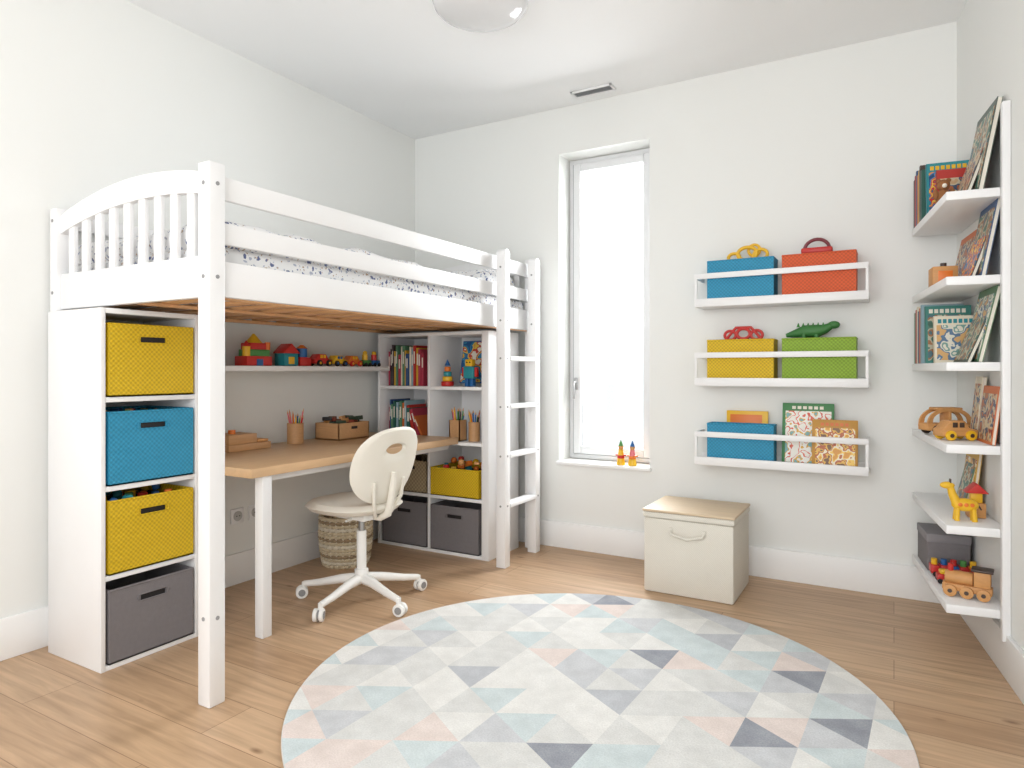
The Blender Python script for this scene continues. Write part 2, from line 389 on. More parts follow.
for k,m,nm,fl in ((3,YEL,'woven_storage_bin',None),(2,BLU,'woven_storage_bin',.03),(1,YEL,'woven_storage_bin',.035),(0,GRY,'felt_storage_bin',None)):
    bin_(nm,(NX+.003,NY+.205,ZR[k]),R(90),.352,.34,.28,m,True,fl,seed=k)
CXL,CXR=FX+.02+.197,FX+.02+.594
bin_('felt_storage_bin',(CXL,3.388,ZR[0]),0,.36,.33,.275,GRY,True)
bin_('felt_storage_bin',(CXR,3.388,ZR[0]),0,.36,.33,.275,GRY,True)
bin_('woven_storage_bin',(CXR,3.388,ZR[1]),0,.36,.33,.17,YEL,False,.085,seed=9)
bin_('wicker_basket',(CXL+.05,3.392,ZR[1]),0,.25,.28,.2,woven('wicker_beige',(170,152,120),240,.55),True)

# ------------------------------------------------------------------ books
BC=[mat('cover_%d'%i,c,.45,.05,30) for i,c in enumerate([(186,52,44),(44,96,84),(214,170,60),(52,84,130),(232,222,200),(206,108,52),(92,140,110),(70,60,64),(150,180,190),(176,60,80)])]
def book(b,x,y,z,t,h,d,m,lean=0.0,M0=None):
    """upright book, spine toward -Y, thickness along X"""
    M=Matrix.Translation((x,y,z))@Matrix.Rotation(lean,4,'Y')
    if M0 is not None: M=M0@M
    b.box((0,0,0),(.002,d,h),m,0,M); b.box((t-.002,0,0),(t,d,h),m,0,M); b.box((0,-.002,0),(t,.001,h),m,.0008,M)
    b.box((.002,.002,.003),(t-.002,d-.004,h-.003),PAGE,0,M)
    b.box((t*.25,-.0028,h*.55),(t*.75,-.002,h*.85),PAGE,0,M)
def book_row(b,x0,x1,y,z,hmin,hmax,seed,lean=0,d=.19):
    r=random.Random(seed); x=x0
    while x<x1-.02:
        t=r.uniform(.01,.024); book(b,x,y+r.uniform(0,.015),z,t,r.uniform(hmin,hmax),d,r.choice(BC),lean); x+=t+.0015+(abs(lean)*.01)
b=B('shelf_books'); book_row(b,CXL-.16,CXL+.15,3.42,ZR[3],.20,.27,3,0,.2); b.fin()
b=B('shelf_books'); book_row(b,CXL-.16,CXL+.02,3.42,ZR[2],.19,.25,8,0,.2)
book(b,CXL+.05,3.43,ZR[2],.02,.22,.18,BC[0],-.28); book(b,CXL+.085,3.43,ZR[2],.018,.2,.18,BC[9],-.34); book(b,CXL+.12,3.43,ZR[2],.014,.16,.16,BC[5],-.5); b.fin()
P1=picture('picture_sea',[(30,90,150),(60,150,190),(30,110,170),(230,200,80),(200,70,60),(240,236,220)],18,1)
b=B('picture_book'); b.cbox((CXR+.02,3.62,ZR[3]+.155),(.24,.012,.28),TBL,.003,0,R(-10)); b.cbox((CXR+.02,3.613,ZR[3]+.155),(.225,.004,.265),P1,.001,0,R(-10)); b.fin()
b=B('toy_robot'); z=ZR[3]; x=CXR+.08; y=3.45
b.box((x-.03,y-.02,z),(x-.006,y+.02,z+.05),TBL,.004).box((x+.006,y-.02,z),(x+.03,y+.02,z+.05),TBL,.004).box((x-.037,y-.025,z+.05),(x+.037,y+.025,z+.125),TEA,.006)
b.box((x-.055,y-.014,z+.06),(x-.038,y+.014,z+.12),RED,.005).box((x+.038,y-.014,z+.06),(x+.055,y+.014,z+.12),RED,.005)
b.box((x-.026,y-.022,z+.127),(x+.026,y+.022,z+.17),TYE,.006).sph((x-.011,y-.022,z+.15),.005,DRK).sph((x+.011,y-.022,z+.15),.005,DRK).cyl((x,y,z+.18),.004,.024,RED); b.fin()
b=B('toy_tower'); x=CXR-.1
for i,(m,s) in enumerate(((RED,.08),(TYE,.065),(TEA,.052),(TOR,.04))): b.cyl((x,3.46,z+.016+i*.031),s/2,.03,m,bev=.005)
b.cyl((x,3.46,z+.15),.02,.04,TBL,r2=.001); b.fin()
def pencil_cup(name,loc,r=.038,h=.1,seed=1,square=False):
    b=B(name)
    if square:
        for a0,a1 in (((-r,-r,0),(r,-r+.006,h)),((-r,r-.006,0),(r,r,h)),((-r,-r,0),(-r+.006,r,h)),((r-.006,-r,0),(r,r,h)),((-r,-r,0),(r,r,.006))): b.box(a0,a1,CRATE)
    else: b.lathe([(0,0),(r,0),(r,h),(r-.005,h),(r-.005,.006),(0,.006)],CRATE)
    rn=random.Random(seed)
    for i in range(12):
        a=i*.52+rn.uniform(-.2,.2); q=r*.45; p0=Vector((q*math.cos(a)*.5,q*math.sin(a)*.5,.01)); p1=Vector((r*1.0*math.cos(a),r*1.0*math.sin(a),h+rn.uniform(.04,.085)))
        m=rn.choice([RED,TBL,TYE,TGR,TOR,DRK,PINK]); d=(p1-p0)
        b.tube([p0,p0+d*.9],.0042,m,seg=6); b.tube([p0+d*.9,p1],[.0042,.0006],TOYW,seg=6)
    return b.fin(loc)
# ------------------------------------------------------------------ desk
DZ=.735
b=B('desk'); b.box((XL+.020,1.86,DZ-.04),(-2.325,3.380,DZ),OAK,.004)
b.box((-2.385,1.925,0.0),(-2.335,1.975,DZ-.04),WHITE,.004); b.box((-2.381,1.929,0),(-2.339,1.971,.010),DRK)
b.box((-2.41,1.975,DZ-.075),(-2.39,3.37,DZ-.04),WHITE,.002); b.box((XL+.02,1.90,DZ-.09),(XL+.06,3.36,DZ-.04),WHITE,.002)
b.fin()
pencil_cup('pencil_cup',(-2.93,2.64,DZ+.001),.045,.115,4,False)
pencil_cup('pencil_cup',(CXR-.02,3.46,ZR[2]+.001),.04,.13,6,True)
pencil_cup('pencil_cup',(CXR+.09,3.48,ZR[2]+.001),.036,.12,7,False)
def crate(name,loc,rz,w,d,h,toys=True,seed=2):
    b=B(name); t=.009
    b.box((-w/2,-d/2,0),(w/2,d/2,t),CRATE).box((-w/2,-d/2,0),(w/2,-d/2+t,h),CRATE,.002).box((-w/2,d/2-t,0),(w/2,d/2,h),CRATE,.002)
    b.box((-w/2,-d/2,0),(-w/2+t,d/2,h),CRATE,.002).box((w/2-t,-d/2,0),(w/2,d/2,h),CRATE,.002)
    b.box((-.025,-d/2-.002,h*.62),(.025,-d/2,h*.78),DRK,.0005)
    r=random.Random(seed)
    if toys:
        b.box((-w/2+t,-d/2+t,t),(w/2-t,d/2-t,h*.6),DRK)
        for i in range(22):
            m=r.choice([DRK,mat('toy_darkgreen',(54,70,52),.5),TOYW,mat('toy_rust',(150,70,50),.5),mat('toy_brown',(96,64,44),.5)])
            c=(r.uniform(-w*.38,w*.38),r.uniform(-d*.3,d*.3),h*.9+r.uniform(0,.035)); s=r.uniform(.03,.045)
            b.cbox(c,(s*1.5,s*.5,s*.6),m,.004,r.uniform(0,3),r.uniform(-.5,.5))
    return b.fin(loc,rz)
crate('wooden_crate',(-2.90,2.98,DZ+.001),R(90),.26,.19,.10)
b=B('wooden_tray'); b.box((-.07,-.13,0),(.07,.13,.035),CRATE,.003).box((-.07,-.13,.036),(.07,.04,.085),CRATE,.003)
b.box((-.06,.05,.036),(.06,.12,.05),TOYW,.003).cyl((0,-.06,.095),.018,.02,TOR).fin((-2.95,2.30,DZ+.001))

# ------------------------------------------------------------------ shelf over desk + toys
SZ=1.172
B('wall_shelf').box((XL+.001,1.83,SZ-.028),(-2.87,3.38,SZ),WHITE,.003).fin()
z=SZ+.001; x=-2.945
b=B('toy_castle')
b.box((x-.05,2.29,z),(x+.05,2.45,z+.05),RED,.004).box((x-.045,2.31,z+.05),(x+.045,2.44,z+.085),TGR,.004).box((x-.04,2.32,z+.085),(x+.04,2.42,z+.12),RED,.004)
b.cyl((x,2.37,z+.145),.045,.05,TYE,r2=.004).cyl((x+.03,2.30,z+.075),.02,.05,TYE).cyl((x+.03,2.30,z+.115),.024,.03,RED,r2=.002)
b.box((x+.045,2.35,z),(x+.053,2.39,z+.035),TBL,.002).cyl((x+.03,2.435,z+.105),.014,.04,TOR); b.fin()
b=B('toy_house')
b.box((x-.04,2.54,z),(x+.04,2.64,z+.07),TEA,.004).box((x+.037,2.57,z+.01),(x+.043,2.61,z+.05),TYE,.001)
b.prism([(2.53,z+.07),(2.65,z+.07),(2.59,z+.125)],.09,RED,Matrix(((0,0,1,x-.045),(1,0,0,0),(0,1,0,0),(0,0,0,1))),.002)
b.box((x-.035,2.66,z),(x+.035,2.74,z+.05),RED,.004).cyl((x,2.70,z+.075),.03,.05,TBL).cyl((x,2.70,z+.11),.033,.02,TOR,r2=.01); b.fin()
def toy_car(name,loc,rz,L,m1,m2,wm=None,h=.35,W=.5):
    b=B(name); wm=wm or DRK; r=L*.14; w=L*W
    prof=[(-L/2,r*.8),(L/2,r*.8),(L/2,r*2.1),(L*.28,r*2.4),(L*.14,r*3.9),(-L*.26,r*3.9),(-L*.42,r*2.5),(-L/2,r*2.2)]
    b.xz(prof,-w/2,w/2,m1,.004)
    for s in (-1,1):
        yy=s*(w/2+.001); 
        b.cbox((L*.04,yy,r*3.1),(L*.13,.004,r*1.0),m2,.001); b.cbox((-L*.15,yy,r*3.1),(L*.13,.004,r*1.0),m2,.001)
        for xx in (-L*.28,L*.28):
            b.cyl((xx,s*(w/2+.003),r),r,.016,wm,'Y',bev=.003); b.cyl((xx,s*(w/2+.011),r),r*.4,.004,m2,'Y')
    return b.fin(loc,rz)
toy_car('toy_car',(x,2.84,z),R(90),.13,RED,TYE); toy_car('toy_car',(x,2.98,z),R(90),.12,TYE,TBL); toy_car('toy_car',(x,3.11,z),R(90),.12,TOR,TYE,RED)
b=B('toy_train')
for i,(m,m2) in enumerate(((TGR,TYE),(TBL,RED))):
    y=3.225+i*.085; b.box((x-.025,y-.035,z+.012),(x+.025,y+.035,z+.04),m,.004).cyl((x,y,z+.058),.018,.036,m2).sph((x,y,z+.085),.015,TYE)
    for dy in (-.02,.02):
        for dx in (-.027,.027): b.cyl((x+dx,y+dy,z+.012),.012,.008,DRK,'X')
b.fin()

# floor basket : coiled, interlaced strands
WK=[mat('wicker_light',(204,188,158),.8,.15,60),mat('wicker_dark',(156,136,108),.8,.15,60),mat('wicker_pale',(220,210,190),.8,.1,60)]
b=B('woven_basket'); prof=lambda q:.118+.028*math.sin(math.pi*min(1,q*1.1+.1)*.62)
nrow=15; HBK=.285
inner=[(0,.004)]+[(prof(i/10)-.006,.004+i*(HBK-.01)/10) for i in range(11)]
b.lathe(inner,WK[1],seg=40)
for i in range(nrow):
    zz=.010+i*(HBK-.012)/(nrow-1); q=zz/HBK; pts=[]
    for k in range(96):
        a=2*math.pi*k/96; rr=prof(q)+.0055*math.sin(24*a+math.pi*(i%2)); pts.append((rr*math.cos(a),rr*math.sin(a),zz))
    b.tube(pts,.0100,WK[(0,2,0,1,0)[i%5]],True,6)
for k in range(24):
    a=2*math.pi*(k+.5)/24; b.tube([((prof(q)+.001)*math.cos(a),(prof(q)+.001)*math.sin(a),HBK*q) for q in (0,.2,.4,.6,.8,1)],.0065,WK[2],False,6)
b.tube(ring((0,0,HBK),prof(1),prof(1),48,'XY'),.010,WK[0],True,8)
for s in (0,math.pi):
    b.tube([(prof(1)*math.cos(a+s)*k,prof(1)*math.sin(a+s)*k,HBK+dz) for a,k,dz in ((-.35,1,0),(-.25,1.08,.03),(0,1.12,.04),(.25,1.08,.03),(.35,1,0))],.006,WK[0])
b.fin((-2.835,2.94,0),R(-45))

# ------------------------------------------------------------------ desk chair
b=B('desk_chair')
for a in (207,279,351,63,135):
    A=R(a); u=Vector((math.cos(A),math.sin(A),0)); e=u*.30
    b.tube([Vector((0,0,.115)),u*.1+Vector((0,0,.105)),u*.22+Vector((0,0,.082)),e+Vector((0,0,.072))],[.028,.023,.018,.015],CHW,seg=12)
    b.cyl(e+Vector((0,0,.066)),.012,.03,CHW)
    c=e+u*.012+Vector((0,0,.0305))
    M=Matrix.Translation(c)@Matrix.Rotation(A+R(25),4,'Z')
    for s in (-1,1): b.cyl((0,s*.014,0),.030,.018,CHW,'Y',bev=.004,M=M); b.cyl((0,s*.024,0),.017,.003,RUB,'Y',M=M)
    b.cyl((0,0,0),.022,.012,RUB,'Y',M=M)
b.cyl((0,0,.13),.034,.06,CHW,bev=.005).cyl((0,0,.25),.024,.2,CHW).cyl((0,0,.36),.015,.14,METAL)
b.cbox((0,0,.432),(.2,.16,.034),CHW,.01)
def superpad(b,c,rx,ry,t,m,ex=2.6,dish=.012,M=None,hole=None,curve=0):
    tt=bmesh.new(); n=56; rr=9
    for side in (1,-1):
        rings=[]
        for k in range(rr+1):
            f=k/rr
            rg=[]
            for i in range(n):
                a=2*math.pi*i/n; ca,sa=math.cos(a),math.sin(a)
                r=1/((abs(ca)**ex+abs(sa)**ex)**(1/ex)); ox,oy=rx*r*ca,ry*r*sa
                if hole: ix,iy=hole[0]+hole[2]*ca,hole[1]+hole[3]*sa
                else: ix,iy=ox*.02,oy*.02
                X=ix+(ox-ix)*f; Y=iy+(oy-iy)*f
                ff=min(1,(abs(X/rx)**ex+abs(Y/ry)**ex)**(1/ex))
                edge=math.sqrt(max(0,1-max(0,(f-.8)/.2)**2)); 
                if hole: edge*=math.sqrt(max(0,1-max(0,(.15-f)/.15)**2))
                zz=side*t/2*edge+dish*ff**2+curve*Y*Y
                rg.append(tt.verts.new((X,Y,zz)))
            rings.append(rg)
        for A,C in zip(rings,rings[1:]):
            for i in range(n):
                q=(A[i],A[(i+1)%n],C[(i+1)%n],C[i]); tt.faces.new(q if side==1 else q[::-1])
        if not hole: tt.faces.new(rings[0] if side==1 else rings[0][::-1])
    bmesh.ops.remove_doubles(tt,verts=tt.verts[:],dist=1e-5)
    bmesh.ops.recalc_face_normals(tt,faces=tt.faces[:])
    X=Matrix.Translation(c)
    b.add(tt,m,(X@M) if M is not None else X)
superpad(b,(-.05,0,.470),.225,.22,.05,CHAIR,2.6,.010)
tl=R(16)
Mb=Matrix.Rotation(tl,4,'Y')@Matrix(((0,0,1,0),(0,1,0,0),(1,0,0,0),(0,0,0,1)))
superpad(b,(.205,0,.690),.195,.215,.030,CHAIR,2.3,0,Mb,(.085,0,.026,.055),-1.1)
b.tube([(.04,0,.43),(.13,0,.43),(.18,0,.455),(.20,0,.52),(.214,0,.60),(.222,0,.66)],[.016,.018,.02,.018,.016,.012],CHAIR,seg=12)
b.tube([(.10,0,.425),(.15,.055,.455),(.18,.09,.53),(.19,.10,.62)],.010,CHAIR); b.tube([(.10,0,.425),(.15,-.055,.455),(.18,-.09,.53),(.19,-.10,.62)],.010,CHAIR)
b.tube([(0,.0,.42),(.02,-.12,.42)],.006,CHW)
b.fin((-2.305,2.50,0),R(-4))

# ------------------------------------------------------------------ rug
RC=(-.955,2.178); RR=1.018
cols={'l':(216,216,213),'w':(228,227,223),'b':(202,213,214),'g':(200,202,205),'p':(225,211,204),'d':(146,150,159),'m':(186,189,194)}
def rugmat(k):
    m,n,l,b=nt('rug_pile_'+k); c=srgb(cols[k]); tc=n.new('ShaderNodeTexCoord')
    a=n.new('ShaderNodeTexNoise'); a.inputs['Scale'].default_value=180; a.inputs['Detail'].default_value=3; l.new(tc.outputs['Object'],a.inputs['Vector'])
    a2=n.new('ShaderNodeTexNoise'); a2.inputs['Scale'].default_value=14; a2.inputs['Detail'].default_value=4; l.new(tc.outputs['Object'],a2.inputs['Vector'])
    ml=n.new('ShaderNodeMath'); ml.operation='MULTIPLY'; l.new(a.outputs['Fac'],ml.inputs[0]); l.new(a2.outputs['Fac'],ml.inputs[1])
    r=n.new('ShaderNodeValToRGB'); r.color_ramp.elements[0].position=.12; r.color_ramp.elements[1].position=.4
    r.color_ramp.elements[0].color=tuple(x*.86 for x in c[:3])+(1,); r.color_ramp.elements[1].color=tuple(min(.95,x*.90+.10) for x in c[:3])+(1,)
    l.new(ml.outputs[0],r.inputs[0]); l.new(r.outputs[0],b.inputs['Base Color']); b.inputs['Roughness'].default_value=.95
    bp=n.new('ShaderNodeBump'); bp.inputs['Strength'].default_value=.5; bp.inputs['Distance'].default_value=.004; l.new(a.outputs['Fac'],bp.inputs['Height']); l.new(bp.outputs['Normal'],b.inputs['Normal'])
    return m
RM={k:rugmat(k) for k in cols}
t=bmesh.new(); N=128
vs=[t.verts.new((RR*math.cos(2*math.pi*i/N),RR*math.sin(2*math.pi*i/N),.012)) for i in range(N)]; t.faces.new(vs)
S=.205; ang=R(28); hh=S*.84
e1=Vector((math.cos(ang),math.sin(ang)))*S; e2=Vector((math.cos(ang)*.5*S-math.sin(ang)*hh,math.sin(ang)*.5*S+math.cos(ang)*hh)); e3=e2-e1
for d_,o in ((e1,e2),(e2,e1),(e3,e1)):
    nrm=Vector((-d_.y,d_.x)).normalized(); sp=abs(nrm.dot(o))
    for k in range(-9,10):
        p=nrm*sp*k
        bmesh.ops.bisect_plane(t,geom=t.verts[:]+t.edges[:]+t.faces[:],plane_co=(p.x,p.y,0),plane_no=(nrm.x,nrm.y,0),dist=1e-5)
det=e1.x*e2.y-e1.y*e2.x
def cell(x,y):
    u=(x*e2.y-y*e2.x)/det; v=(e1.x*y-e1.y*x)/det
    iu,iv=math.floor(u),math.floor(v); return (iu,iv,int((u-iu)+(v-iv)>1))
dark=set(cell(x-RC[0],y-RC[1]) for x,y in ((-.85,2.529),(-.257,2.723),(-.41,2.114),(-.132,2.306),(-.835,1.797),(-1.20,3.05)))
b=B('round_rug'); order=['l','w','b','g','p','d','m']
for k in order: b.mi(RM[k])
rnd=random.Random(11); cm={}
for f in t.faces:
    c=f.calc_center_median(); ce=cell(c.x,c.y)
    if ce not in cm: cm[ce]='d' if ce in dark else rnd.choice('lllwwwbbbggppm' if ce[2] else 'lllwwwwbblgp')
    f.material_index=order.index(cm[ce]); f.smooth=False
me=bpy.data.meshes.new('t'); t.to_mesh(me); t.free(); b.bm.from_mesh(me)
b.lathe([(RR,.012),(RR+.003,.008),(RR+.002,0)],RM['l'],seg=128)
b.fin((RC[0],RC[1],.0005))

# ------------------------------------------------------------------ storage ottoman
b=B('storage_ottoman'); w,d,h=.455,.395,.43
b.box((0,0,0),(w,d,h-.045),CREAM,.012).box((-.004,-.004,h-.044),(w+.004,d+.004,h-.014),CREAM,.008)
b.box((-.006,-.006,h-.013),(w+.006,d+.006,h),OAKX,.004)
pts=[(w*.5-.085,-.006,.33),(w*.5-.08,-.014,.315),(w*.5,-.018,.297),(w*.5+.08,-.014,.315),(w*.5+.085,-.006,.33)]
b.tube(pts,.008,CREAM); b.cbox((w*.5-.085,-.005,.332),(.02,.008,.03),CREAM,.003).cbox((w*.5+.085,-.005,.332),(.02,.008,.03),CREAM,.003)
b.fin((-1.132,3.345,0))

# ------------------------------------------------------------------ wall ledges with bins
LX0,LX1=-.965,-.108; LD=.175
for zb in (1.50,1.062,.624):
    b=B('ledge_shelf'); y0=YB-LD; y1=YB-.0005
    b.box((LX0,y0,zb),(LX1,y1,zb+.022),WHITE,.002).box((LX0,y0-.006,zb),(LX1,y0+.008,zb+.045),WHITE,.002)
    b.box((LX0,y0-.006,zb+.155),(LX1,y0+.006,zb+.185),WHITE,.002)
    for xx in (LX0,LX1-.014): b.box((xx,y0-.005,zb+.02),(xx+.014,y0+.006,zb+.165),WHITE,.002); b.box((xx,y0,zb+.155),(xx+.012,y1,zb+.185),WHITE,.002)
    b.box((LX0,y1-.008,zb),(LX1,y1,zb+.05),WHITE,.002)
    b.fin()
bx=(-.727,-.338); bw=.348; by=YB-.158; bd=.145
for zb,ms in ((1.50,(BLU,ORG)),(1.062,(YEL,GRN)),(.624,(BLU,None))):
    for xx,m in zip(bx,ms):
        if m: bin_('woven_storage_bin',(xx,by,zb+.0225),0,bw,(bd if zb>.7 else .105),.228 if zb>.7 else .205,m,False,.010,seed=int(zb*100+xx*10))
zt=1.50+.262; ty=by+.07
b=B('toy_chain_rings')
b.tube(ring((-.70,ty,zt+.028),.05,.035),.010,TYE,True); b.tube(ring((-.63,ty,zt+.018),.035,.028),.009,TYE,True); b.tube(ring((-.77,ty,zt+.012),.03,.022),.009,TYE,True); b.tube(ring((-.665,ty+.01,zt+.045),.03,.03),.008,TYE,True); b.fin()
b=B('toy_handbag'); b.tube([(-.35+.06*math.cos(a),ty,zt+.018+.055*math.sin(a)) for a in [math.pi*i/12 for i in range(13)]],.009,mat('toy_maroon',(120,40,50),.4)); b.cbox((-.35,ty,zt+.014),(.15,.05,.03),RED,.008); b.fin()
zt=1.062+.262
b=B('toy_crown'); b.tube(ring((-.72,ty,zt+.026),.035,.028),.009,RED,True); b.tube(ring((-.79,ty,zt+.018),.03,.025),.008,RED,True); b.tube(ring((-.65,ty,zt+.018),.03,.025),.008,RED,True)
b.tube([(-.81,ty,zt),(-.76,ty,zt+.06),(-.68,ty,zt+.06),(-.63,ty,zt)],.008,RED); b.fin()
b=B('toy_dinosaur'); G=mat('dino_green',(60,120,60),.5)
b.tube([(-.50,ty,zt+.01),(-.46,ty,zt+.018),(-.41,ty,zt+.03),(-.35,ty,zt+.03),(-.31,ty,zt+.04),(-.285,ty,zt+.055)],[.010,.020,.032,.034,.024,.018],G,seg=12).sph((-.27,ty,zt+.06),(.03,.02,.02),G)
for xx in (-.41,-.35):
    for yy in (ty-.018,ty+.018): b.cyl((xx,yy,zt+.005),.011,.03,G)
for i in range(6): b.cyl((-.44+i*.024,ty,zt+.064),.010,.022,TGR,r2=.001,seg=6)
b.fin()
zt=.647
b=B('story_book'); b.box((-.82,YB-.040,zt),(-.60,YB-.020,zt+.275),TYE,.002); b.box((-.80,YB-.0415,zt+.03),(-.63,YB-.040,zt+.255),TOR,.0005); b.fin()
P2=picture('picture_birds',[(236,232,222),(236,232,222),(236,232,222),(214,90,60),(240,238,230),(240,238,230),(220,170,60),(120,170,170)],22,4)
P3=picture('picture_animals',[(214,150,60),(236,196,90),(236,226,200),(180,96,50),(226,180,80),(120,84,54)],26,7)
def picbook(name,c,w,h,edge,face,tilt=-7,rz=0,title=None):
    b=B(name); M=Matrix.Rotation(R(tilt),4,'X'); title=title or PAGE
    b.box((-w/2,0,0),(w/2,.016,h),PAGE,0,M); b.box((-w/2-.002,-.003,-.0),(w/2+.002,.0,h+.002),edge,.001,M); b.box((-w/2-.002,.016,0),(w/2+.002,.019,h+.002),edge,.001,M); b.box((-w/2-.004,-.003,0),(-w/2,.019,h+.002),edge,.001,M)
    b.box((-w/2+.012,-.0045,.012),(w/2-.010,-.003,h-.04),face,0,M)
    for i in range(6): b.box((-w*.32+i*w*.11,-.0045,h-.030),(-w*.32+i*w*.11+w*.075,-.003,h-.014),title,0,M)
    return b.fin(c,rz)
picbook('picture_book',(-.395,3.80,zt+.002),.245,.325,mat('cover_leaf_green',(70,130,80),.4),P2,-8)
picbook('picture_book',(-.262,3.745,zt+.002),.205,.245,mat('edge_amber',(190,140,60),.5),P3,-6,0,BC[5])

# window sill toys
for i,(x,ms) in enumerate(((-1.475,(TYE,RED,TYE,TGR)),(-1.40,(TYE,TOR,PINK,TBL)))):
    b=B('toy_wooden_figure'); z=WZ0; yy=3.925
    b.cyl((x,yy,z+.02),.028,.04,ms[0],r2=.022).cyl((x,yy,z+.05),.022,.02,ms[1],bev=.003).cyl((x,yy,z+.078),.019,.036,ms[2],r2=.013).sph((x,yy,z+.108),.017,TOYW)
    b.cyl((x,yy,z+.135),.015,.035,ms[3],r2=.002); b.box((x-.034,yy-.007,z+.055),(x+.034,yy+.007,z+.064),ms[1],.002); b.fin()

# ------------------------------------------------------------------ right wall shelves (local x=-depth, y=-along)
SH=[1.838,1.510,1.18,.863,.552,.247]
SD=.20; e=.001; EN=-.825
for z in SH:
    b=B('wall_shelf'); b.box((-SD,EN,z-.034),(-e,-.07,z),WHITE,.003); b.fin(W0,PHI)
b=B('shelf_support_board'); b.box((-.028,EN-.031,.14),(-e,EN-.001,2.15),WHITE,.003); b.fin(W0,PHI)
def RW(b): return b.fin(W0,PHI)
def lean(b,y0,y1,z,h,m,foot=.075,th=.014,cov=None):
    """book leaning on the right wall, cover facing the room; spans y0..y1"""
    a=math.asin(min(.9,(foot-.026)/h)); M=Matrix.Translation((-foot,0,z+.001))@Matrix.Rotation(a,4,'Y')
    b.box((0,y0,0),(.002,y1,h),m,0,M); b.box((th-.002,y0,0),(th,y1,h),m,0,M); b.box((.002,y0+.003,.003),(th-.002,y1-.003,h-.003),PAGE,0,M); b.box((0,y1-.002,0),(th,y1,h),m,0,M)
    if cov: b.box((-.0015,y0+.012,.012),(0,y1-.012,h-.03),cov,0,M)
def upright(b,x0,x1,y,z,h,m,th=.016,cov=None,rx=-6,title=None):
    """cover facing the camera end of the shelf"""
    M=Matrix.Translation((0,y,z+.001))@Matrix.Rotation(R(rx),4,'X')
    b.box((x0,0,0),(x1,.002,h),m,0,M); b.box((x0,th-.002,0),(x1,th,h),m,0,M); b.box((x0,0,0),(x0+.002,th,h),m,0,M); b.box((x0+.003,.002,.003),(x1-.003,th-.002,h-.003),PAGE,0,M)
    if cov: b.box((x0+.01,-.0015,.012),(x1-.008,0,h-.04),cov,0,M)
    if title:
        w=(x1-x0-.03)/7
        for i in range(7): b.box((x0+.015+i*w,-.0015,h-.032),(x0+.015+i*w+w*.7,0,h-.014),title,0,M)
P4=picture('picture_tales',[(30,70,120),(60,130,180),(214,90,50),(236,200,90),(200,50,50),(40,120,150)],30,9)
P5=picture('picture_garden',[(60,100,84),(84,124,110),(190,184,160),(160,110,70),(76,110,120)],22,12)
P6=picture('picture_red',[(140,50,44),(196,160,120),(200,186,156),(60,80,110),(176,100,56)],26,15)
P7=picture('picture_farm',[(226,222,206),(120,160,150),(226,222,206),(90,120,150),(214,170,110)],24,21)
DG=mat('cover_darkgreen',(46,70,60),.4); DB=mat('cover_darkbrown',(70,54,46),.4)
z=SH[0]
b=B('shelf_books')
for i,m in enumerate((BC[7],BC[0],BC[3],BC[5],BC[2],DB,BC[1])): upright(b,-.195,-.03,-.10-i*.030,z,.235+.014*(i%3),m,.024,None,0)
upright(b,-.185,-.01,-.35,z,.245,TEA,.02,P4,-4,TYE); upright(b,-.16,-.01,-.43,z,.19,BC[0],.016,P6,-4); RW(b)
b=B('leaning_books'); lean(b,-.79,-.50,z,.36,DG,.09,.018,P5); lean(b,-.74,-.47,z,.29,DB,.12,.014,P6); RW(b)
b=B('toy_teddy_bear'); T=mat('teddy_brown',(150,100,60),.9,.1,60,.3,200); x,y=-.160,-.56
b.sph((x,y,z+.036),(.03,.028,.035),T).sph((x,y,z+.088),.024,T).sph((x-.018,y,z+.108),.009,T).sph((x+.018,y,z+.108),.009,T).sph((x-.022,y-.02,z+.013),(.012,.022,.012),T).sph((x+.022,y-.02,z+.013),(.012,.022,.012),T).sph((x-.03,y-.01,z+.05),(.01,.012,.022),T).sph((x+.03,y-.01,z+.05),(.01,.012,.022),T).sph((x,y-.022,z+.082),.009,PAGE); RW(b)
z=SH[1]
b=B('wooden_block_box'); b.box((-.188,-.50,z+.001),(-.095,-.40,z+.085),TOYW,.004); b.box((-.168,-.503,z+.02),(-.115,-.50,z+.065),TOR,.001); b.cyl((-.14,-.45,z+.095),.012,.018,DB); RW(b)
b=B('leaning_books'); lean(b,-.50,-.22,z,.24,BC[5],.075,.016,P6); lean(b,-.79,-.55,z,.30,BC[3],.08,.016,P5); lean(b,-.75,-.53,z,.25,BC[7],.105,.014,P4); RW(b)
z=SH[2]
b=B('shelf_books')
for i,m in enumerate((BC[6],BC[0],BC[4],BC[3],BC[5],BC[8])): upright(b,-.195,-.03,-.12-i*.032,z,.245+.012*(i%3),m,.024,None,0)
upright(b,-.195,-.02,-.38,z,.255,mat('cover_teal',(60,130,120),.4),.02,P5,-3,PAGE); upright(b,-.175,-.01,-.46,z,.205,BC[4],.016,P7,-5,TEA); RW(b)
b=B('leaning_books'); lean(b,-.79,-.53,z,.30,mat('cover_moss',(80,120,84),.4),.09,.016,P7); lean(b,-.76,-.53,z,.26,DG,.12,.014,P5); RW(b)
z=SH[3]
def Rloc(x,y,z): 
    v=Matrix.Rotation(PHI,4,'Z')@Vector((x,y,z)); return W0+v
b=B('toy_bus')
M=Matrix.Rotation(R(22),4,'Z'); N=14
arch=[(.10*math.cos(math.pi*i/N),.035+.085*math.sin(math.pi*i/N)**.8) for i in range(N+1)]; inn=[(.078*math.cos(math.pi*i/N),.052+.052*math.sin(math.pi*i/N)**.8) for i in range(N+1)]
for s in (-.035,.027): b.xz(arch+inn[::-1],s,s+.01,TOYW,0,M)
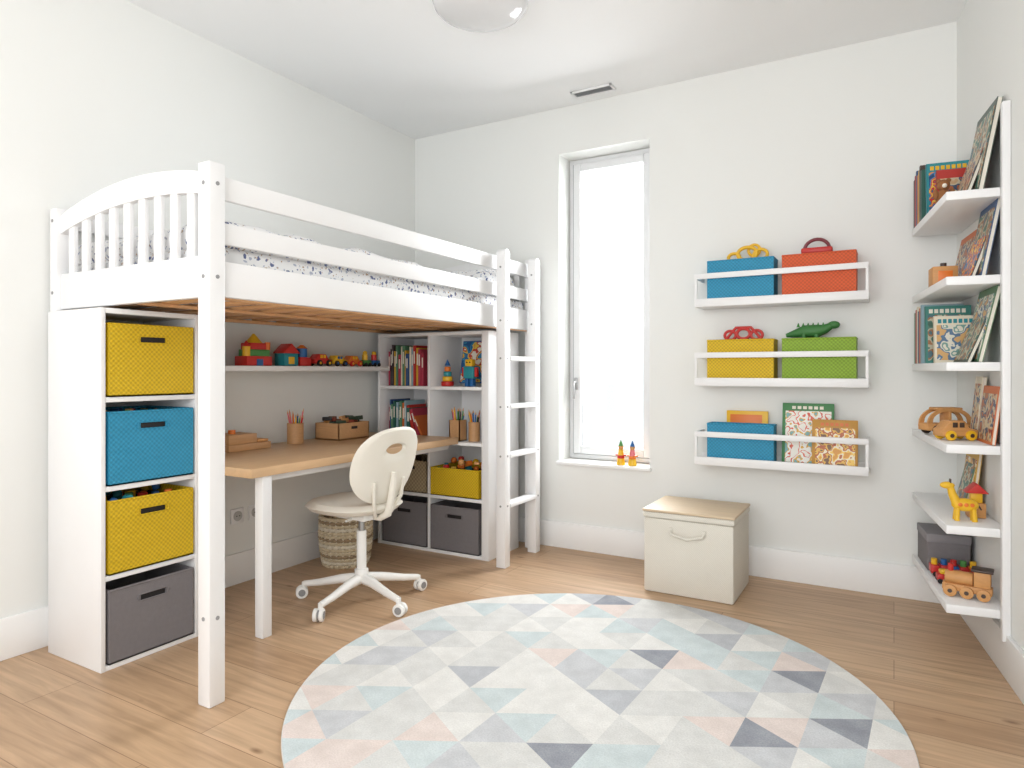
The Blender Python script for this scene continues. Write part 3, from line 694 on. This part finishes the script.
b.box((-.10,-.04,.018),(.10,.04,.05),TOYW,.006,M); b.box((-.055,-.034,.108),(.055,.034,.120),TOYW,.004,M); b.box((-.006,-.034,.05),(.006,.034,.11),TOYW,.002,M)
for xx in (-.06,.06):
    for s in (-.042,.042): b.cyl((xx,s,.022),.022,.012,DB,'Y',bev=.002,M=M); b.cyl((xx,s*1.17,.022),.007,.004,TYE,'Y',M=M)
b.fin(Rloc(-.115,-.36,z+.001),PHI)
toy_car('toy_car',Rloc(-.130,-.62,z+.001),PHI+R(22),.145,TOYW,DB,TYE,W=.45)
b=B('leaning_books'); lean(b,-.81,-.60,z,.225,BC[5],.052,.014,P6); lean(b,-.585,-.47,z,.26,BC[4],.05,.014,P6); RW(b)
z=SH[4]
b=B('leaning_books'); lean(b,-.52,-.32,z,.25,BC[2],.055,.014,P3); lean(b,-.50,-.34,z,.23,BC[6],.08,.012,P5); RW(b)
b=B('toy_giraffe'); x,y=-.115,-.71; z+=.001
for dx in (-.03,.03):
    for dy in (-.014,.014): b.tube([(x+dx,y+dy,z),(x+dx*.9,y+dy,z+.05)],[.010,.008],TYE,seg=10)
b.sph((x,y,z+.062),(.047,.024,.026),TYE).tube([(x-.025,y,z+.06),(x-.042,y,z+.10),(x-.05,y,z+.13)],[.019,.015,.012],TYE,seg=12).sph((x-.06,y,z+.136),(.026,.015,.014),TYE)
b.tube([(x+.04,y,z+.07),(x+.055,y,z+.045)],.003,DB)
for q in ((.0,.024),(.02,.022),(-.02,.023)): b.sph((x+q[0],y-q[1],z+.065),(.008,.003,.008),TOR)
b.cyl((x-.05,y-.006,z+.154),.003,.016,DB).cyl((x-.05,y+.006,z+.154),.003,.016,DB); RW(b)
b=B('toy_birdhouse'); x,y=-.06,-.62
b.box((x-.03,y-.03,z+.001),(x+.03,y+.03,z+.06),TOYW,.003).box((x-.02,y-.02,z+.06),(x+.02,y+.02,z+.10),TYE,.003); b.xz([(x-.04,z+.10),(x+.04,z+.10),(x,z+.14)],y-.035,y+.035,RED,.003); RW(b)
z=SH[5]
b=B('felt_box'); b.box((-.185,-.36,z+.001),(-.02,-.12,z+.165),GRY,.006).box((-.188,-.363,z+.13),(-.017,-.117,z+.168),mat('felt_lid',(140,137,140),.9),.005); RW(b)
b=B('toy_block_train')
for i in range(5):
    y=-.42; xx=-.185+i*.036; b.box((xx,y-.03,z+.014),(xx+.033,y+.03,z+.05),(RED,RED,TBL,RED,TOR)[i],.004); b.cyl((xx+.016,y,z+.062),.012,.024,(TYE,TBL,RED,TGR,TYE)[i])
    for s in (-1,1): b.cyl((xx+.016,y+s*.032,z+.0125),.011,.007,DRK,'Y')
RW(b)
b=B('toy_cars_row')
for i in range(3):
    y=-.53; xx=-.18+i*.056; b.box((xx,y-.022,z+.012),(xx+.048,y+.022,z+.04),(RED,TYE,TBL)[i],.005).box((xx+.01,y-.018,z+.04),(xx+.038,y+.018,z+.058),(TYE,RED,RED)[i],.005)
    for dx in (.01,.038):
        for s in (-1,1): b.cyl((xx+dx,y+s*.024,z+.0115),.010,.006,DRK,'Y')
RW(b)
b=B('toy_wooden_train'); M=Matrix.Translation((-.105,-.70,z+.001))@Matrix.Rotation(R(-16),4,'Z')@Matrix.Scale(1.1,4)
b.box((-.075,-.025,.02),(.075,.025,.045),TOYW,.004,M).cyl((-.025,0,.065),.024,.085,TOYW,'X',M=M,bev=.004).box((.02,-.026,.045),(.07,.026,.10),TOYW,.004,M).box((.012,-.031,.10),(.078,.031,.109),DB,.003,M).cyl((-.05,0,.098),.009,.03,RED,M=M)
for xx in (-.05,0,.05):
    for s in (-.032,.032): b.cyl((xx,s,.022),.021,.011,TOYW,'Y',M=M,bev=.002); b.cyl((xx,s*1.2,.022),.007,.004,DB,'Y',M=M)
RW(b)

# ------------------------------------------------------------------ light, world, camera
w=bpy.data.worlds.new('World'); bpy.context.scene.world=w; w.use_nodes=True
w.node_tree.nodes['Background'].inputs[0].default_value=(.955,.98,1,1); w.node_tree.nodes['Background'].inputs[1].default_value=1.12
def area(name,loc,rot,sx,sy,pw,col=(1,1,1)):
    L=bpy.data.lights.new(name,'AREA'); L.shape='RECTANGLE'; L.size=sx; L.size_y=sy; L.energy=pw; L.color=col
    o=bpy.data.objects.new(name,L); bpy.context.scene.collection.objects.link(o); o.location=loc; o.rotation_euler=rot; return o
area('daylight_window',(-1.58,YB+1.15,2.3),(R(-68),0,0),2.2,2.2,320,(.96,.98,1))
area('fill_behind_camera',(-.6,-1.55,1.7),(R(104),0,0),2.8,2.0,76,(.985,.99,1))  # unseen fill lamp added behind the camera, tilted up to brighten the ceiling
cam=bpy.data.cameras.new('Camera'); co=bpy.data.objects.new('Camera',cam); bpy.context.scene.collection.objects.link(co)
co.location=(0,0,CAMH); co.rotation_euler=(R(90),0,R(29.91)); cam.sensor_width=36; cam.lens=664/1024*36; cam.shift_y=-14/1024; cam.clip_start=.05
bpy.context.scene.camera=co
bpy.context.scene.view_settings.view_transform='Standard'
